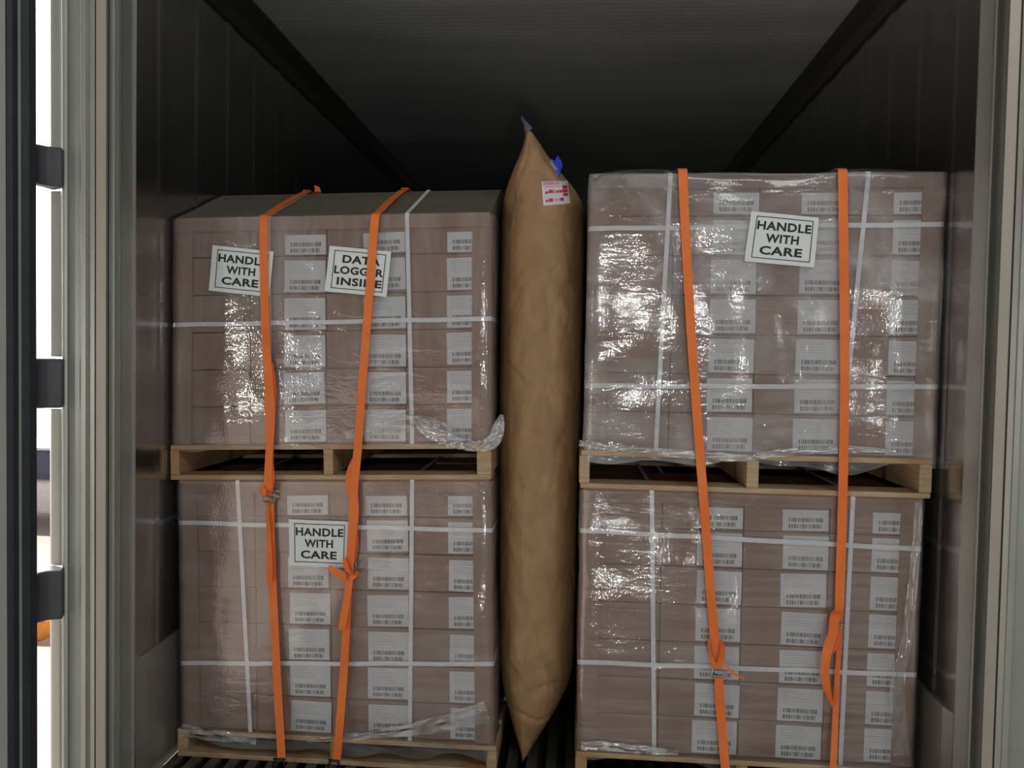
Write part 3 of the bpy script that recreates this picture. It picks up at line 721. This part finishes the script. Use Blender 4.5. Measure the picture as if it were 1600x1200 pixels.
# ------------------------------------------------------------------ orange lashing straps
def sp(px, py, Y, w=.0255, tw=0): return (*at(px, py, Y), w, tw)
def hook(par, px, py, Y):
    c = at(px, py, Y); bm = BM(); pts = []
    for k in range(14):
        a = math.radians(-60+k*25); pts.append((c.x+.018*math.cos(a), c.y-.004*math.sin(a*.5), c.z-.008+.020*math.sin(a)))
    tube(bm, pts, .0032); tube(bm, [(c.x-.017, c.y, c.z+.012), (c.x+.017, c.y, c.z+.012)], .0034)
    return obj('hook', bm, MDSTEEL, par, smooth=True)
def buckle(par, px, py, Y, w=.034, h=.026, rot=0, plate=True):
    c = at(px, py, Y); R = Matrix.Translation(c) @ Matrix.Rotation(math.radians(rot), 4, 'Y')
    bm = BM(); e = []
    for cx_, cz_, a0 in ((w/2-.005, h/2-.005, 0), (-w/2+.005, h/2-.005, 90), (-w/2+.005, -h/2+.005, 180), (w/2-.005, -h/2+.005, 270)):
        for k in range(4):
            a = math.radians(a0+k*30); e.append(R @ Vector((cx_+.005*math.cos(a), 0, cz_+.005*math.sin(a))))
    tube(bm, e, .0024, closed=True)
    tube(bm, [R @ Vector((-w/2, 0, .002)), R @ Vector((w/2, 0, .002))], .003)
    if plate: box(bm, -w*.36, w*.36, -.006, -.002, -.001, .008, mat=R)
    return obj('buckle', bm, MSTEEL, par, smooth=False)
gs = 'orange lashing straps over the loads'
def mk(ps, name, par, t=.0018, n=6): bm = BM(); ribbon(bm, ps, t, n); return obj(name, bm, MORANGE, par)
# strap A
YL = 2.372
sA = empty('lashing_strap', 'orange webbing strap down the left stack, the left of its two', 'strap', (at(440, 1188, YL).x, YL, 0), gs)
def over_left(px):
    x_ = at(px, 342, YL).x; u = (x_+1.236)/.98; zt_ = UL.P(u, 1).z
    w = .0255
    return [(x_+.012, 3.52, zt_+.152, w, 0), (x_+.010, 2.80, zt_+.1535, w, 0), (x_+.004, 2.745, zt_+.1535, w, 0), (x_+.002, 2.56, zt_+.083, w, 0), (x_, 2.44, zt_+.030, w, 0), (x_, 2.395, zt_+.0115, w, 0), (x_, 2.378, zt_+.004, w, 0)]
def inv(par, o):
    o.parent = par; o.matrix_parent_inverse = Matrix.Translation(par.location).inverted(); return o
kids = []
kids.append(mk(over_left(411.5)+[sp(412, 360, YL), sp(413, 450, YL), sp(416, 540, YL), sp(420, 600, YL-.004, .030, 8), sp(422, 650, YL-.004, .031, -6), sp(421, 700, YL-.006, .025, 5), sp(419, 745, YL-.008, .028, 12), sp(419, 768, YL-.010, .034, 0)], 'webbing', None))
kids.append(mk([sp(424, 566, YL+.004, .012, 20), sp(428, 610, YL+.002, .016, 10), sp(426, 670, YL+.002, .012, 4), sp(424, 720, YL, .016, 20), sp(426, 750, YL-.012, .02, 40), sp(424, 768, YL-.016, .018, 60), sp(414, 770, YL-.018, .022, 20), sp(408, 762, YL-.014, .018, -20)], 'strap_fold', None))
kids.append(mk([sp(422, 781, YL-.004, .024), sp(423, 830, YL, .0245), sp(428, 960, YL-.004), sp(434, 1080, YL-.010), sp(440, 1184, YL-.022)], 'webbing', None))
kids.append(mk([sp(418, 782, YL-.008, .010, 30), sp(420, 840, YL-.010, .016, 10), sp(421, 880, YL-.012, .020, 0), sp(421, 910, YL-.014, .020, 6)], 'strap_tail', None))
kids.append(buckle(None, 420, 777, YL-.010, .036, .030, 8, False)); kids.append(hook(None, 436, 1192, YL-.022))
for k in kids: inv(sA, k)
# strap B
sB = empty('lashing_strap', 'orange webbing strap on the left stack nearest the air bag, tied in a knot', 'strap', (at(525, 1190, YL).x, YL, 0), gs)
kids = [mk(over_left(587.5)+[sp(585, 350, YL), sp(577, 460, YL), sp(566, 600, YL), sp(559, 700, YL-.004), sp(553, 765, YL-.008, .026, 4), sp(553, 800, YL-.008, .030, -5), sp(549, 850, YL-.008, .026, 0), sp(546, 890, YL-.012, .026, 8), sp(544, 925, YL-.012, .024), sp(541, 985, YL-.006, .024), sp(535, 1080, YL-.010), sp(526, 1188, YL-.022)], 'webbing', None),
        mk([sp(560, 700, YL+.006, .008, 30), sp(546, 735, YL-.002, .016, 20), sp(545, 760, YL-.004, .018, 0), sp(552, 800, YL+.002, .014, 0), sp(556, 850, YL+.002, .016, 0), sp(549, 885, YL-.002, .016, 0)], 'strap_fold', None),
        mk([sp(513, 886, YL-.018, .016, 0), sp(524, 893, YL-.020, .020, 0), sp(536, 900, YL-.022, .022, 10), sp(546, 902, YL-.022, .018, 30), sp(556, 898, YL-.018, .018, -20), sp(559, 893, YL-.012, .010, -10)], 'knot', None),
        mk([sp(538, 872, YL-.016, .010, 0), sp(541, 885, YL-.020, .018, 20), sp(548, 900, YL-.022, .02, 40)], 'knot', None),
        mk([sp(547, 902, YL-.018, .020, 0), sp(543, 930, YL-.020, .022, 0), sp(538, 960, YL-.020, .023, 4), sp(534, 985, YL-.020, .022, 0)], 'strap_tail', None),
        buckle(None, 552, 884, YL-.008, .014, .022, 12, False), hook(None, 522, 1194, YL-.022)]
for k in kids: inv(sB, k)
# strap C, D
YR = 2.312
def over_right(px, py=276):
    q = at(px, py, YR); zt_ = UR.P(.5, 1).z; w = .0255
    return [(q.x, 3.45, zt_+.024, w, 0), (q.x, 2.50, zt_+.023, w, 0), (q.x, 2.36, zt_+.021, w, 0), (q.x, 2.328, zt_+.016, w, 0), (q.x, YR+.003, zt_+.004, w, 0)]
sC = empty('lashing_strap', 'orange webbing strap down the right stack, the one nearest the air bag', 'strap', (at(1133, 1196, YR).x, YR, 0), gs)
kids = [mk(over_right(1067)+[sp(1068, 300, YR), sp(1073, 400, YR), sp(1082, 550, YR), sp(1093, 700, YR), sp(1101, 800, YR), sp(1110, 920, YR), sp(1116, 990, YR-.004), sp(1121, 1025, YR-.012, .024, 10), sp(1123, 1043, YR-.012, .018, 0)], 'webbing', None),
        mk([sp(1109, 998, YR-.004, .012, 50), sp(1108, 1014, YR-.016, .012, 60), sp(1113, 1032, YR-.018, .014, 20), sp(1121, 1044, YR-.014, .018, 0)], 'strap_fold', None),
        mk([sp(1127, 1001, YR-.004, .014, -50), sp(1129, 1015, YR-.022, .020, -35), sp(1126, 1032, YR-.022, .020, -15), sp(1123, 1044, YR-.016, .018, 0)], 'strap_fold', None),
        mk([sp(1123, 1057, YR-.006, .024), sp(1125, 1100, YR-.004, .0255), sp(1130, 1160, YR-.010), sp(1133, 1196, YR-.02), sp(1135, 1212, YR-.026)], 'webbing', None),
        mk([sp(1129, 1036, YR-.012, .006, 0), sp(1140, 1047, YR-.016, .006, 20), sp(1150, 1055, YR-.016, .006, 0), sp(1163, 1060, YR-.014, .005, 0)], 'strap_tail', None),
        buckle(None, 1123, 1051, YR-.012, .036, .022, 3), hook(None, 1136, 1216, YR-.026)]
for k in kids: inv(sC, k)
sD = empty('lashing_strap', 'orange webbing strap down the right stack, the one nearest the wall', 'strap', (at(1302, 1196, YR).x, YR, 0), gs)
kids = [mk(over_right(1317)+[sp(1317, 300, YR), sp(1319, 450, YR), sp(1320, 600, YR), sp(1318, 720, YR), sp(1315, 840, YR), sp(1312, 930, YR), sp(1311, 968, YR-.002, .020), sp(1311, 1010, YR, .014, 30), sp(1308, 1060, YR, .014, 30), sp(1305, 1130, YR-.006, .016, 20), sp(1302, 1196, YR-.02, .018, 10), sp(1301, 1212, YR-.026, .02, 0)], 'webbing', None),
        mk([sp(1309, 955, YR-.004, .020, 0), sp(1304, 965, YR-.022, .026, 0), sp(1301, 990, YR-.026, .025, 8), sp(1293, 1015, YR-.026, .025, 14), sp(1289, 1045, YR-.026, .022, 10), sp(1292, 1075, YR-.022, .020, 20), sp(1301, 1104, YR-.014, .008, 40)], 'strap_tail', None),
        mk([sp(1310, 975, YR-.020, .008, 0), sp(1309, 998, YR-.014, .014, 20), sp(1302, 1020, YR-.014, .006, 40)], 'strap_fold', None),
        buckle(None, 1312, 977, YR-.012, .012, .020, 10, False), hook(None, 1301, 1216, YR-.026)]
for k in kids: inv(sD, k)
# a fold of a further strap on the cap of the upper left load
q = at(498, 309, 2.80); q.z = 1.832
bm = BM(); ribbon(bm, [(q.x-.06, 3.30, q.z, .025, 0), (q.x-.02, 2.9, q.z+.001, .025, 0), (q.x, 2.79, q.z+.004, .025, 0), (q.x+.003, 2.775, q.z+.018, .018, 10), (q.x-.008, 2.78, q.z+.030, .008, 30)], .0018, 5)
tag(obj('strap_end', bm, MORANGE), 'small folded orange strap end poking up behind the upper left load cover', 'strap')
